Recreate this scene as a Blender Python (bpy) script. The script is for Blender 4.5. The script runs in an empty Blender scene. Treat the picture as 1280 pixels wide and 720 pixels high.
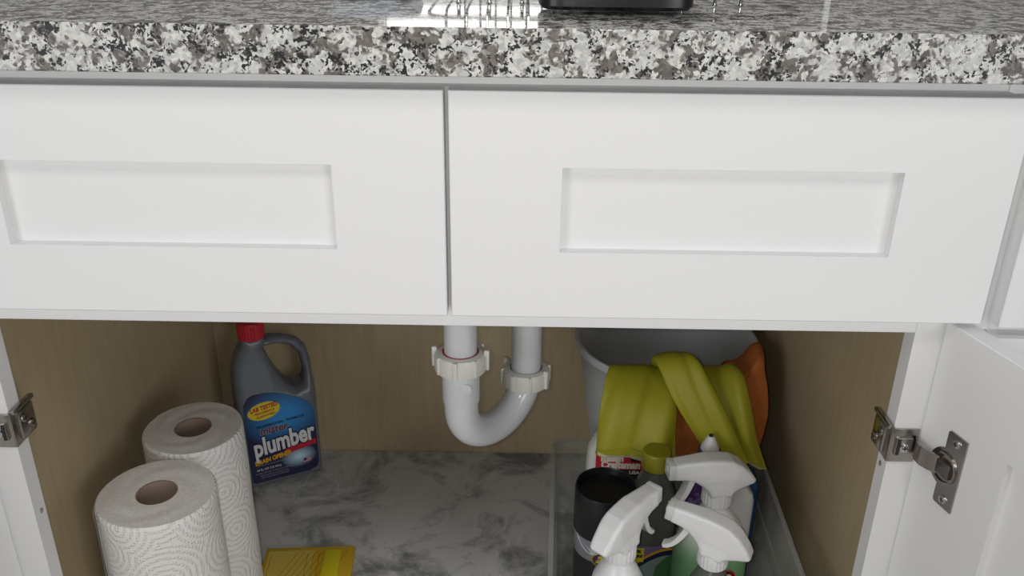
import bpy, bmesh, math, random
import numpy as np
from mathutils import Vector, Matrix, noise
random.seed(4); rng=np.random.default_rng(4)
PI=math.pi
C=bpy.context.scene.collection
Z0=650.0                      # the cabinet opening's top edge is 650 mm above the floor; builders below work in mm from it
def P(x,y,z): return Vector((x/1000.0,y/1000.0,(z+Z0)/1000.0))

# ------------------------------------------------------------ camera
cam_d=bpy.data.cameras.new('camera'); cam=bpy.data.objects.new('camera',cam_d); C.objects.link(cam)
cam_d.sensor_width=36; cam_d.lens=36*1088.64/1280; cam_d.clip_start=0.02
th,yaw,roll=0.4175,0.0054,0.0129
f_=Vector((0,math.cos(th),-math.sin(th))); r_=Vector((1,0,0)); u_=Vector((0,math.sin(th),math.cos(th)))
Zm=Matrix.Rotation(yaw,3,'Z'); f_=Zm@f_; r_=Zm@r_; u_=Zm@u_
r2=math.cos(roll)*r_+math.sin(roll)*u_; u2=-math.sin(roll)*r_+math.cos(roll)*u_
M=Matrix((r2,u2,-f_)).transposed().to_4x4(); M.translation=P(60.57,-701.34,349.16)
cam.matrix_world=M
bpy.context.scene.camera=cam
# ------------------------------------------------------------ world, lights, exposure
w=bpy.data.worlds.new('room_light'); bpy.context.scene.world=w; w.use_nodes=True
w.node_tree.nodes['Background'].inputs[0].default_value=(0.92,0.95,1.0,1)
w.node_tree.nodes['Background'].inputs[1].default_value=0.13
def area(name,loc,target,size,size_y,power,col):
    d=bpy.data.lights.new(name,'AREA'); d.shape='RECTANGLE'; d.size=size; d.size_y=size_y; d.energy=power; d.color=col
    o=bpy.data.objects.new(name,d); C.objects.link(o); o.location=loc
    o.rotation_euler=(Vector(target)-Vector(loc)).to_track_quat('-Z','Y').to_euler(); return o
area('ceiling_light',(0.35,-1.25,2.45),(0.1,0,0.8),0.5,0.5,9,(1,0.98,0.95))
area('counter_fill',(0.1,0.42,2.3),(0.1,0.3,0.9),0.3,0.3,13,(1,0.98,0.95))  # added fill from above to brighten the countertop
area('ceiling_light',(-0.9,-1.1,2.45),(0,0,0.8),0.4,0.4,4,(1,0.98,0.95))
area('side_fill',(-1.35,-1.9,1.05),(0.1,0,0.6),0.9,1.0,15,(0.97,0.98,1))  # added pair of fills, brightening the drawer ends and inner side walls
area('side_fill',(1.35,-1.9,1.05),(-0.1,0,0.6),0.9,1.0,15,(0.97,0.98,1))
# the phone's own small lamp beside its lens
pl=bpy.data.lights.new('phone_lamp','POINT'); pl.energy=5.0; pl.shadow_soft_size=0.006; pl.color=(1,0.97,0.92)
plo=bpy.data.objects.new('phone_lamp',pl); C.objects.link(plo); plo.location=P(42,-700,352)
vs=bpy.context.scene.view_settings; vs.view_transform='Standard'; vs.look='None'; vs.gamma=1; vs.exposure=-0.13; vs.use_curve_mapping=False

# ------------------------------------------------------------ materials
def newmat(name):
    m=bpy.data.materials.new(name); m.use_nodes=True; nt=m.node_tree; b=nt.nodes['Principled BSDF']; return m,nt,b
def mat(name,col,rough=0.5,metal=0.0,spec=0.5,bump=0,bscale=200,var=0,coat=0,sss=0,trans=0):
    m,nt,b=newmat(name); b.inputs['Base Color'].default_value=(*col,1); b.inputs['Roughness'].default_value=rough
    b.inputs['Metallic'].default_value=metal; b.inputs['Specular IOR Level'].default_value=spec
    if coat: b.inputs['Coat Weight'].default_value=coat
    if sss: b.inputs['Subsurface Weight'].default_value=sss; b.inputs['Subsurface Radius'].default_value=(.01,.01,.008)
    tc=nt.nodes.new('ShaderNodeTexCoord'); n=nt.nodes.new('ShaderNodeTexNoise'); n.inputs['Scale'].default_value=bscale; n.inputs['Detail'].default_value=3
    nt.links.new(tc.outputs['Object'],n.inputs['Vector'])
    if bump:
        bp=nt.nodes.new('ShaderNodeBump'); bp.inputs['Strength'].default_value=bump; bp.inputs['Distance'].default_value=0.001
        nt.links.new(n.outputs['Fac'],bp.inputs['Height']); nt.links.new(bp.outputs['Normal'],b.inputs['Normal'])
    if var:
        hs=nt.nodes.new('ShaderNodeHueSaturation'); mr=nt.nodes.new('ShaderNodeMapRange')
        mr.inputs['To Min'].default_value=1-var; mr.inputs['To Max'].default_value=1+var
        nt.links.new(n.outputs['Fac'],mr.inputs['Value']); nt.links.new(mr.outputs['Result'],hs.inputs['Value'])
        hs.inputs['Color'].default_value=(*col,1); nt.links.new(hs.outputs['Color'],b.inputs['Base Color'])
    return m
def ramp(nt,src,stops,interp='LINEAR'):
    r=nt.nodes.new('ShaderNodeValToRGB'); e=r.color_ramp; e.interpolation=interp
    while len(e.elements)<len(stops): e.elements.new(0.5)
    for k,(p,c) in enumerate(stops): e.elements[k].position=p; e.elements[k].color=(*c,1)
    nt.links.new(src,r.inputs[0]); return r.outputs[0]
def texnode(nt,kind,scale,vec,**kw):
    n=nt.nodes.new(kind); n.inputs['Scale'].default_value=scale; nt.links.new(vec,n.inputs['Vector'])
    for k,v in kw.items():
        if k in n.inputs: n.inputs[k].default_value=v
        else: setattr(n,k,v)
    return n
def mix(nt,fac,a,b,mode='MIX'):
    n=nt.nodes.new('ShaderNodeMix'); n.data_type='RGBA'; n.blend_type=mode
    for s,v in ((0,fac),(6,a),(7,b)):
        if isinstance(v,(int,float)): n.inputs[s].default_value=v
        elif isinstance(v,tuple): n.inputs[s].default_value=(*v,1)
        else: nt.links.new(v,n.inputs[s])
    return n.outputs[2]
def objvec(nt,scale=(1,1,1)):
    tc=nt.nodes.new('ShaderNodeTexCoord'); mp=nt.nodes.new('ShaderNodeMapping'); mp.inputs['Scale'].default_value=scale
    nt.links.new(tc.outputs['Object'],mp.inputs['Vector']); return mp.outputs['Vector']

white_paint=mat('white_cabinet_paint',(0.80,0.80,0.80),0.38,spec=0.4,bump=0.05,bscale=260,var=0.012)
def granite(name,rough,spec):
    m,nt,b=newmat(name); v=objvec(nt)
    wn=texnode(nt,'ShaderNodeTexNoise',90,v,Detail=2.0)
    va=nt.nodes.new('ShaderNodeVectorMath'); va.operation='MULTIPLY_ADD'; va.inputs[1].default_value=(.007,.007,.007)
    nt.links.new(wn.outputs['Color'],va.inputs[0]); nt.links.new(v,va.inputs[2]); vv=va.outputs[0]
    cell=texnode(nt,'ShaderNodeTexVoronoi',360,vv)
    sep=nt.nodes.new('ShaderNodeSeparateColor'); nt.links.new(cell.outputs['Color'],sep.inputs[0])
    white=ramp(nt,sep.outputs[0],[(0,(0.42,0.42,0.405)),(0.45,(0.55,0.55,0.525)),(1,(0.70,0.69,0.65))])
    # taupe patches, several cells wide with ragged cell borders
    big=texnode(nt,'ShaderNodeTexNoise',60,vv,Detail=2.0,Roughness=0.6)
    add=nt.nodes.new('ShaderNodeMath'); add.operation='MULTIPLY_ADD'; add.inputs[1].default_value=0.16
    nt.links.new(sep.outputs[1],add.inputs[0]); nt.links.new(big.outputs['Fac'],add.inputs[2])
    tm=ramp(nt,add.outputs[0],[(0.575,(0,0,0)),(0.64,(1,1,1))])
    taupe=ramp(nt,sep.outputs[2],[(0,(0.085,0.075,0.068)),(1,(0.20,0.175,0.155))])
    c1=mix(nt,tm,white,taupe)
    # black flecks, clustered
    v2=texnode(nt,'ShaderNodeTexVoronoi',520,vv); s2=nt.nodes.new('ShaderNodeSeparateColor'); nt.links.new(v2.outputs['Color'],s2.inputs[0])
    n2=texnode(nt,'ShaderNodeTexNoise',95,v,Detail=3.0,Roughness=0.65)
    a2=nt.nodes.new('ShaderNodeMath'); a2.operation='MULTIPLY_ADD'; a2.inputs[1].default_value=0.26
    nt.links.new(s2.outputs[0],a2.inputs[0]); nt.links.new(n2.outputs['Fac'],a2.inputs[2])
    bm_=ramp(nt,a2.outputs[0],[(0.725,(0,0,0)),(0.755,(1,1,1))])
    c2=mix(nt,bm_,c1,(0.012,0.012,0.015))
    nt.links.new(c2,b.inputs['Base Color']); b.inputs['Roughness'].default_value=rough; b.inputs['Specular IOR Level'].default_value=spec
    return m
granite_m=granite('polished_granite',0.06,0.26); granite_edge=granite('honed_granite_edge',0.42,0.4)
def laminate(name,a,bb):
    m,nt,b=newmat(name); v=objvec(nt,(14,14,1.2))
    n=texnode(nt,'ShaderNodeTexNoise',9,v,Detail=6.0,Roughness=0.6); c=ramp(nt,n.outputs['Fac'],[(0.3,a),(0.7,bb)])
    v2=objvec(nt); n2=texnode(nt,'ShaderNodeTexNoise',5,v2,Detail=2.0)
    c2=mix(nt,0.25,c,ramp(nt,n2.outputs['Fac'],[(0.35,a),(0.65,bb)]))
    nt.links.new(c2,b.inputs['Base Color']); b.inputs['Roughness'].default_value=0.42; return m
tan_wood=laminate('tan_wood_laminate',(0.40,0.315,0.195),(0.49,0.395,0.25))
def marble():
    m,nt,b=newmat('grey_marble_print'); v=objvec(nt)
    n=texnode(nt,'ShaderNodeTexNoise',9,v,Detail=9.0,Roughness=0.68,Distortion=0.5)
    n2=texnode(nt,'ShaderNodeTexNoise',3.5,v,Detail=2.0)
    base=ramp(nt,n2.outputs['Fac'],[(0.3,(0.50,0.50,0.485)),(0.7,(0.64,0.64,0.62))])
    msk=ramp(nt,n.outputs['Fac'],[(0.48,(0,0,0)),(0.62,(0.9,0.9,0.9))])
    c=mix(nt,msk,base,(0.15,0.155,0.16))
    vn=texnode(nt,'ShaderNodeTexNoise',22,v,Detail=8.0,Roughness=0.7,Distortion=1.2)
    ms2=ramp(nt,vn.outputs['Fac'],[(0.56,(0,0,0)),(0.68,(0.5,0.5,0.5))]); c=mix(nt,ms2,c,(0.2,0.2,0.21))
    nt.links.new(c,b.inputs['Base Color']); b.inputs['Roughness'].default_value=0.32; return m
marble_m=marble()
def paper():
    m,nt,b=newmat('embossed_paper'); b.inputs['Base Color'].default_value=(0.80,0.78,0.75,1); b.inputs['Roughness'].default_value=0.95; b.inputs['Specular IOR Level'].default_value=0.1
    tc=nt.nodes.new('ShaderNodeTexCoord'); uv=tc.outputs['UV']
    vo=texnode(nt,'ShaderNodeTexVoronoi',15,uv,Randomness=0.7); vo.voronoi_dimensions='2D'
    s=nt.nodes.new('ShaderNodeMath'); s.operation='MULTIPLY'; s.inputs[1].default_value=2*PI*9; nt.links.new(vo.outputs['Distance'],s.inputs[0])
    sn=nt.nodes.new('ShaderNodeMath'); sn.operation='SINE'; nt.links.new(s.outputs[0],sn.inputs[0])
    dots=texnode(nt,'ShaderNodeTexVoronoi',300,uv,Randomness=0.25); dots.voronoi_dimensions='2D'
    mm=nt.nodes.new('ShaderNodeMath'); mm.operation='SUBTRACT'; mm.inputs[0].default_value=0.62; nt.links.new(dots.outputs['Distance'],mm.inputs[1])
    rr=nt.nodes.new('ShaderNodeMapRange'); rr.inputs['From Min'].default_value=-0.1; rr.inputs['From Max'].default_value=0.6
    nt.links.new(sn.outputs[0],rr.inputs['Value'])
    pr=nt.nodes.new('ShaderNodeMath'); pr.operation='MULTIPLY'; nt.links.new(rr.outputs['Result'],pr.inputs[0]); nt.links.new(mm.outputs[0],pr.inputs[1])
    bp=nt.nodes.new('ShaderNodeBump'); bp.inputs['Strength'].default_value=0.9; bp.inputs['Distance'].default_value=0.0022
    nt.links.new(pr.outputs[0],bp.inputs['Height']); nt.links.new(bp.outputs['Normal'],b.inputs['Normal']); return m
paper_m=paper()
paper_plain=mat('plain_paper',(0.74,0.72,0.68),0.95,spec=0.1,bump=0.5,bscale=500)
def rolled_end():
    m,nt,b=newmat('rolled_paper_end'); v=objvec(nt)
    n=texnode(nt,'ShaderNodeTexNoise',300,v,Detail=3.0); c=ramp(nt,n.outputs['Fac'],[(0.3,(0.66,0.63,0.58)),(0.7,(0.78,0.75,0.70))])
    nt.links.new(c,b.inputs['Base Color']); b.inputs['Roughness'].default_value=1.0
    wv=texnode(nt,'ShaderNodeTexWave',130,v); wv.wave_type='RINGS'; wv.rings_direction='Z'; wv.inputs['Distortion'].default_value=1.0
    bp=nt.nodes.new('ShaderNodeBump'); bp.inputs['Strength'].default_value=0.25; bp.inputs['Distance'].default_value=0.001
    nt.links.new(wv.outputs['Fac'],bp.inputs['Height']); nt.links.new(bp.outputs['Normal'],b.inputs['Normal']); return m
paper_end=rolled_end()
cardboard=mat('brown_cardboard',(0.30,0.22,0.17),0.9,bump=0.2,var=0.08,bscale=60)
pvc=mat('white_pvc',(0.66,0.68,0.70),0.16,spec=0.6)
pvc_nut=mat('ivory_pvc',(0.72,0.71,0.66),0.35)
red_dope=mat('red_washer',(0.5,0.04,0.05),0.5)
nickel=mat('nickel_steel',(0.42,0.39,0.37),0.24,metal=1.0)
nickel_dark=mat('dark_nickel',(0.24,0.22,0.21),0.3,metal=1.0)
screw_m=mat('zinc_screw',(0.70,0.70,0.72),0.25,metal=1.0)
dark_m=mat('dark_recess',(0.02,0.02,0.02),0.6)
grey_plastic=mat('charcoal_grey_plastic',(0.14,0.155,0.175),0.32,bump=0.05,bscale=90)
red_cap=mat('red_plastic',(0.50,0.02,0.035),0.4)
black_plastic=mat('glossy_black_plastic',(0.006,0.006,0.008),0.3)
white_plastic=mat('white_plastic',(0.78,0.78,0.78),0.27,spec=0.5)
offwhite_plastic=mat('offwhite_plastic',(0.66,0.67,0.63),0.35)
bucket_m=mat('pale_grey_plastic',(0.50,0.52,0.54),0.4)
yellow_rubber=mat('yellow_rubber',(0.37,0.345,0.016),0.55,bump=0.25,bscale=400,var=0.06)
glove_lining=mat('pale_flock_lining',(0.62,0.63,0.44),0.9)
orange_cloth=mat('orange_microfibre',(0.52,0.165,0.045),1.0,spec=0.1,bump=1.0,bscale=700,var=0.12)
blue_cloth=mat('blue_cloth',(0.012,0.06,0.20),0.8,bump=0.8,bscale=400)
cap_yellow=mat('olive_yellow_plastic',(0.27,0.25,0.015),0.4)
purple_m=mat('dark_purple_plastic',(0.10,0.035,0.16),0.3)
purple_light=mat('lilac_print',(0.22,0.15,0.32),0.5)
steel=mat('brushed_steel',(0.6,0.6,0.6),0.3,metal=1.0)
chrome=mat('chrome_wire',(0.75,0.75,0.77),0.15,metal=1.0)
pale_blue=mat('pale_blue_plastic',(0.46,0.52,0.60),0.4)
pr_red=mat('red_print',(0.50,0.015,0.03),0.45); pr_white=mat('white_print',(0.75,0.75,0.75),0.5)
pr_cream=mat('cream_print',(0.72,0.66,0.58),0.5); pr_black=mat('black_print',(0.012,0.01,0.014),0.5)
pr_yellow=mat('yellow_print',(0.72,0.60,0.02),0.45); pr_orange=mat('orange_print',(0.75,0.36,0.01),0.45)
pr_navy=mat('navy_print',(0.012,0.014,0.06),0.4); pr_grey=mat('grey_print',(0.30,0.31,0.34),0.5)
pr_maroon=mat('maroon_print',(0.10,0.02,0.05),0.5); pr_gold=mat('gold_print',(0.40,0.31,0.03),0.4)
pr_green=mat('green_print',(0.07,0.20,0.07),0.45); pr_teal=mat('pale_teal_print',(0.27,0.36,0.34),0.5)
pack_yellow=mat('mustard_paper',(0.62,0.40,0.02),0.5); pack_yellow2=mat('bright_yellow_paper',(0.70,0.58,0.01),0.55)
pack_line=mat('ochre_print',(0.42,0.24,0.01),0.5); pack_pale=mat('pale_mustard_paper',(0.58,0.44,0.08),0.5)
scour=mat('brown_scouring_wool',(0.10,0.07,0.06),0.9,bump=1,bscale=300)
def clear(name,tint,alpha,rough=0.08):
    m,nt,b=newmat(name); out=nt.nodes['Material Output']
    b.inputs['Base Color'].default_value=(*tint,1); b.inputs['Roughness'].default_value=rough
    tr=nt.nodes.new('ShaderNodeBsdfTransparent'); tr.inputs[0].default_value=(0.95,0.96,0.95,1)
    lw=nt.nodes.new('ShaderNodeLayerWeight'); lw.inputs['Blend'].default_value=0.35
    mr=nt.nodes.new('ShaderNodeMapRange'); mr.inputs['To Min'].default_value=alpha; mr.inputs['To Max'].default_value=min(1,alpha+0.55)
    nt.links.new(lw.outputs['Facing'],mr.inputs['Value'])
    mx=nt.nodes.new('ShaderNodeMixShader'); nt.links.new(mr.outputs['Result'],mx.inputs[0])
    nt.links.new(tr.outputs[0],mx.inputs[1]); nt.links.new(b.outputs[0],mx.inputs[2]); nt.links.new(mx.outputs[0],out.inputs[0]); return m
bin_m=clear('clear_bin_plastic',(0.50,0.50,0.47),0.10)
bin_rim=clear('frosted_bin_rim',(0.50,0.50,0.46),0.20,0.2)
clear_bottle=clear('smoky_clear_plastic',(0.17,0.17,0.16),0.42,0.05)
def green_fade():
    m,nt,b=newmat('white_to_green_plastic'); tc=nt.nodes.new('ShaderNodeTexCoord'); s=nt.nodes.new('ShaderNodeSeparateXYZ'); nt.links.new(tc.outputs['Object'],s.inputs[0])
    mr=nt.nodes.new('ShaderNodeMapRange'); mr.inputs['From Min'].default_value=0.118; mr.inputs['From Max'].default_value=0.165; nt.links.new(s.outputs['Z'],mr.inputs['Value'])
    c=ramp(nt,mr.outputs['Result'],[(0,(0.24,0.50,0.24)),(1,(0.76,0.77,0.75))]); nt.links.new(c,b.inputs['Base Color']); b.inputs['Roughness'].default_value=0.25; return m
green_white=green_fade()
def jug_label():
    m,nt,b=newmat('blue_label_print'); tc=nt.nodes.new('ShaderNodeTexCoord')
    def glow(cx,cz,rad,sx=1,sz=1):
        mp=nt.nodes.new('ShaderNodeMapping'); mp.inputs['Location'].default_value=(-cx*sx/rad,0,-cz*sz/rad); mp.inputs['Scale'].default_value=(sx/rad,0,sz/rad)
        nt.links.new(tc.outputs['Object'],mp.inputs['Vector']); g=nt.nodes.new('ShaderNodeTexGradient'); g.gradient_type='SPHERICAL'; nt.links.new(mp.outputs[0],g.inputs[0]); return g.outputs['Fac']
    g1=glow(0.006,0.118,0.055,0.75,1.0); g2=glow(0.024,0.042,0.021,0.7,1.1)
    c=mix(nt,ramp(nt,g1,[(0.05,(0,0,0)),(0.8,(1,1,1))]),(0.010,0.010,0.055),(0.03,0.27,0.65))
    c=mix(nt,ramp(nt,g2,[(0.0,(0,0,0)),(0.9,(1,1,1))]),c,(0.55,0.75,0.90))
    nt.links.new(c,b.inputs['Base Color']); b.inputs['Roughness'].default_value=0.35; return m
jug_label_m=jug_label()

# ------------------------------------------------------------ mesh helpers (mm in, metres out)
def mesh(name,V,F,mats,parent=None,loc=None,rz=0,smooth=True,angle=40,midx=None,uv=None,R=None):
    me=bpy.data.meshes.new(name); V=[tuple(c/1000.0 for c in v) for v in V]
    me.from_pydata(V,[],[tuple(map(int,f)) for f in F]); 
    if uv is not None:
        ul=me.uv_layers.new(name='UVMap')
        for l in me.loops: ul.data[l.index].uv=uv[l.vertex_index]
    bm=bmesh.new(); bm.from_mesh(me); bmesh.ops.recalc_face_normals(bm,faces=bm.faces); bm.to_mesh(me); bm.free()
    return link(name,me,mats,parent,loc,rz,smooth,angle,midx,R)
def link(name,me,mats,parent=None,loc=None,rz=0,smooth=True,angle=40,midx=None,R=None):
    for m in (mats if isinstance(mats,(list,tuple)) else [mats]): me.materials.append(m)
    if midx is not None: me.polygons.foreach_set('material_index',midx)
    if smooth: me.shade_smooth() if hasattr(me,'shade_smooth') else None; me.set_sharp_from_angle(angle=math.radians(angle))
    o=bpy.data.objects.new(name,me); C.objects.link(o)
    if parent is not None: o.parent=parent
    if loc is not None: o.location=P(*loc) if parent is None else Vector(loc)/1000
    elif parent is None: o.location=P(0,0,0)
    if rz: o.rotation_euler[2]=rz
    if R is not None: o.rotation_euler=R
    return o
def thing(name,label,cat,loc,rz=0,group=None):
    o=bpy.data.objects.new(name,None); C.objects.link(o); o.location=P(*loc); o.rotation_euler[2]=rz; o.empty_display_size=0.02
    tag(o,label,cat,group); return o
def tag(o,label,cat,group=None):
    o['label']=label; o['category']=cat
    if group: o['group']=group
    return o
class MB:   # collects shapes into one mesh
    def __init__(s): s.V=[];s.F=[];s.m=[]
    def add(s,V,F,mi=0):
        n=len(s.V); s.V+= [tuple(v) for v in V]; s.F+=[tuple(i+n for i in f) for f in F]; s.m+=[mi]*len(F); return s
    def box(s,x0,x1,y0,y1,z0,z1,mi=0,b=0.0):
        if b<=0:
            V=[(x,y,z) for x in (x0,x1) for y in (y0,y1) for z in (z0,z1)]
            F=[(0,1,3,2),(4,6,7,5),(0,4,5,1),(2,3,7,6),(0,2,6,4),(1,5,7,3)]; return s.add(V,F,mi)
        bm=bmesh.new(); bmesh.ops.create_cube(bm,size=1)
        for v in bm.verts: v.co=Vector(((x0+x1)/2+v.co.x*(x1-x0),(y0+y1)/2+v.co.y*(y1-y0),(z0+z1)/2+v.co.z*(z1-z0)))
        bmesh.ops.bevel(bm,geom=list(bm.edges),offset=b,segments=2,profile=0.5,affect='EDGES')
        bm.verts.index_update(); V=[v.co[:] for v in bm.verts]; F=[[v.index for v in f.verts] for f in bm.faces]; bm.free(); return s.add(V,F,mi)
    def tube(s,pts,r,n=12,mi=0,caps=True,closed=False):
        pts=[Vector(p) for p in pts]; rs=r if isinstance(r,(list,tuple)) else [r]*len(pts)
        V=[];F=[]; up=None; L=len(pts)
        for i,p in enumerate(pts):
            a=pts[(i-1)%L] if (closed or i>0) else p; b=pts[(i+1)%L] if (closed or i<L-1) else p
            t=(b-a).normalized()
            if up is None: up=Vector((0,0,1)) if abs(t.z)<0.9 else Vector((1,0,0))
            u=(up-t*up.dot(t)).normalized(); up=u; v=t.cross(u)
            for k in range(n):
                q=2*PI*k/n; V.append(p+(u*math.cos(q)+v*math.sin(q))*rs[i])
        for i in range(L if closed else L-1):
            for k in range(n): F.append((i*n+k,i*n+(k+1)%n,((i+1)%L)*n+(k+1)%n,((i+1)%L)*n+k))
        if caps and not closed: F.append(tuple(range(n))); F.append(tuple(range((L-1)*n,L*n)))
        return s.add(V,F,mi)
    def lathe(s,prof,n=40,mi=0,c=(0,0),closed=False,amp=None):
        V=[];F=[];L=len(prof)
        for j,(r,z) in enumerate(prof):
            for k in range(n):
                q=2*PI*k/n; rr=r*(1+(amp(q,j) if amp else 0)); V.append((c[0]+rr*math.cos(q),c[1]+rr*math.sin(q),z))
        for j in range(L if closed else L-1):
            j2=(j+1)%L
            for k in range(n): F.append((j*n+k,j*n+(k+1)%n,j2*n+(k+1)%n,j2*n+k))
        if not closed:
            if prof[0][0]>0: F.append(tuple(range(n)))
            if prof[-1][0]>0: F.append(tuple(range((L-1)*n,L*n)))
        return s.add(V,F,mi)
    def loft(s,rings,n=40,mi=0,caps=True,ex=2.6):   # rings: (halfwidth x, halfdepth y, z[, cx, cy])
        V=[];F=[]
        for rg in rings:
            a,b,z=rg[:3]; cx,cy=(rg[3],rg[4]) if len(rg)>3 else (0,0)
            for k in range(n):
                q=2*PI*k/n; ca,sa=math.cos(q),math.sin(q); e=rg[5] if len(rg)>5 else ex
                V.append((cx+a*math.copysign(abs(ca)**(2/e),ca),cy+b*math.copysign(abs(sa)**(2/e),sa),z))
        for j in range(len(rings)-1):
            for k in range(n): F.append((j*n+k,j*n+(k+1)%n,(j+1)*n+(k+1)%n,(j+1)*n+k))
        if caps: F.append(tuple(range(n))); F.append(tuple(range((len(rings)-1)*n,len(rings)*n)))
        return s.add(V,F,mi)
    def prism(s,poly,y0,y1,mi=0):   # polygon in XZ extruded in y
        n=len(poly); V=[(x,y0,z) for x,z in poly]+[(x,y1,z) for x,z in poly]
        F=[tuple(range(n)),tuple(range(2*n-1,n-1,-1))]+[(k,(k+1)%n,n+(k+1)%n,n+k) for k in range(n)]; return s.add(V,F,mi)
    def xf(s,M_):
        s.V=[tuple(M_@Vector(v)) for v in s.V]; return s
    def build(s,name,mats,parent=None,loc=None,rz=0,smooth=True,angle=40,uv=None,R=None):
        return mesh(name,s.V,s.F,mats,parent,loc,rz,smooth,angle,s.m,uv,R)
def sd_poly(px,pz,poly):
    poly=np.array(poly,float); d=np.full(px.shape,1e18); sgn=np.ones(px.shape); n=len(poly); j=n-1
    for i in range(n):
        e=poly[j]-poly[i]; wx=px-poly[i,0]; wz=pz-poly[i,1]
        t=np.clip((wx*e[0]+wz*e[1])/(e@e),0,1); bx=wx-e[0]*t; bz=wz-e[1]*t; d=np.minimum(d,bx*bx+bz*bz)
        c1=pz>=poly[i,1]; c2=pz<poly[j,1]; c3=e[0]*wz>e[1]*wx
        fl=(c1&c2&c3)|((~c1)&(~c2)&(~c3)); sgn=np.where(fl,-sgn,sgn); j=i
    return sgn*np.sqrt(d)
def smax(a,b,k):
    h=np.maximum(k-np.abs(a-b),0)/k; return np.maximum(a,b)+h*h*k*0.25
def smin(a,b,k): return -smax(-a,-b,k)
def surface(fn,lo,hi,h):   # surface nets on a signed distance field, returns V,F in mm
    ax=[np.arange(lo[i],hi[i]+h,h) for i in range(3)]
    X,Y,Z=np.meshgrid(*ax,indexing='ij'); D=fn(X,Y,Z); S=D<0
    nx,ny,nz=D.shape; c=np.zeros((nx-1,ny-1,nz-1),int); acc=np.zeros((nx-1,ny-1,nz-1,3)); cnt=np.zeros((nx-1,ny-1,nz-1))
    corners=[(i,j,k) for i in (0,1) for j in (0,1) for k in (0,1)]
    sl=lambda i,j,k:(slice(i,nx-1+i),slice(j,ny-1+j),slice(k,nz-1+k))
    for a in range(8):
        for b in range(a+1,8):
            A,B=corners[a],corners[b]
            if sum(abs(A[q]-B[q]) for q in range(3))!=1: continue
            da,db=D[sl(*A)],D[sl(*B)]; m=(da<0)!=(db<0)
            t=np.where(m,da/(np.where(m,da-db,1)),0)
            for q in range(3): acc[...,q]+=np.where(m,A[q]+t*(B[q]-A[q]),0)
            cnt+=m
    act=cnt>0; idx=-np.ones(act.shape,int); idx[act]=np.arange(act.sum()); I=np.argwhere(act)
    V=(I+acc[act]/cnt[act][:,None])*h+np.array(lo)
    F=[]
    for axis in range(3):
        o1,o2=[(1,2),(2,0),(0,1)][axis]
        s0=[slice(None)]*3; s1=[slice(None)]*3; s0[axis]=slice(0,-1); s1[axis]=slice(1,None)
        m=S[tuple(s0)]!=S[tuple(s1)]; E=np.argwhere(m)
        E=E[(E[:,o1]>0)&(E[:,o2]>0)&(E[:,o1]<act.shape[o1])&(E[:,o2]<act.shape[o2])]
        flip=S[tuple(s0)][tuple(E.T)]
        q=[]
        for (a,b) in ((0,0),(1,0),(1,1),(0,1)):
            e=E.copy(); e[:,o1]-=a; e[:,o2]-=b; q.append(idx[tuple(e.T)])
        Q=np.stack(q,1); Q[flip]=Q[flip][:,::-1]; F.append(Q)
    return V.tolist(),np.concatenate(F).tolist()
def text(body,size,pos,m,parent,bold=0.0,sx=1.0,shear=0.0,rot=0.0,name='lettering',align='CENTER',depth=0.25,wrap=None):
    cu=bpy.data.curves.new('t','FONT'); cu.body=body; cu.size=size/1000; cu.align_x=align; cu.align_y='CENTER'; cu.extrude=depth/1000; cu.offset=bold/1000; cu.shear=shear; cu.resolution_u=3
    t=bpy.data.objects.new('t',cu); C.objects.link(t); dg=bpy.context.evaluated_depsgraph_get(); me=bpy.data.meshes.new_from_object(t.evaluated_get(dg))
    bpy.data.objects.remove(t); bpy.data.curves.remove(cu)
    Mx=Matrix.Translation(Vector(pos)/1000)@Matrix.Rotation(rot,4,'Y')@Matrix.Rotation(PI/2,4,'X')@Matrix.Diagonal((sx,1,1,1))
    me.transform(Mx)
    if wrap:   # bend round a vertical cylinder of radius wrap (mm), front facing -y
        for v in me.vertices:
            a=v.co.x/(wrap/1000); r=wrap/1000-(v.co.y-pos[1]/1000); v.co.x=r*math.sin(a); v.co.y=-r*math.cos(a)
    me.materials.clear(); return link(name,me,m,parent,smooth=False)
def struct(o): o['kind']='structure'; return o

# ------------------------------------------------------------ the room
struct(MB().box(-2000,2500,-2500,640,-670,-650).build('floor',mat('grey_floor_tile',(0.42,0.38,0.33),0.5,var=0.05,bscale=3)))
wall_m=mat('warm_grey_wall',(0.20,0.198,0.195),0.6,var=0.03,bscale=5)
wb=MB().box(-2000,2500,640,700,-650,300).box(-2000,2500,640,700,420,1850).box(-2000,-150,640,700,300,420).box(130,2500,640,700,300,420).build('wall_back',wall_m); struct(wb)
# unseen glowing strip and slats, added for the bright streaks in the granite top
glow_frame=struct(MB().box(-150,130,640,655,300,308).box(-150,130,640,655,412,420).box(-150,-142,640,655,308,412).box(122,130,640,655,308,412).build('glow_panel_1',white_paint))
glow_m,ntd,bd=newmat('streak_glow'); bd.inputs['Emission Color'].default_value=(1,0.98,0.93,1); bd.inputs['Emission Strength'].default_value=2.6
MB().box(-142,122,668,670,308,412).build('glow_pane',glow_m,glow_frame)
for z,z_1 in ((308,323),(333,344),(353,372),(373,392),(393,412)): MB().box(-142,122,652,660,z,z_1).build('glow_mask',white_paint,glow_frame)
struct(MB().box(505,513,634,640,264,1850).build('trim_1',white_paint))

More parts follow.
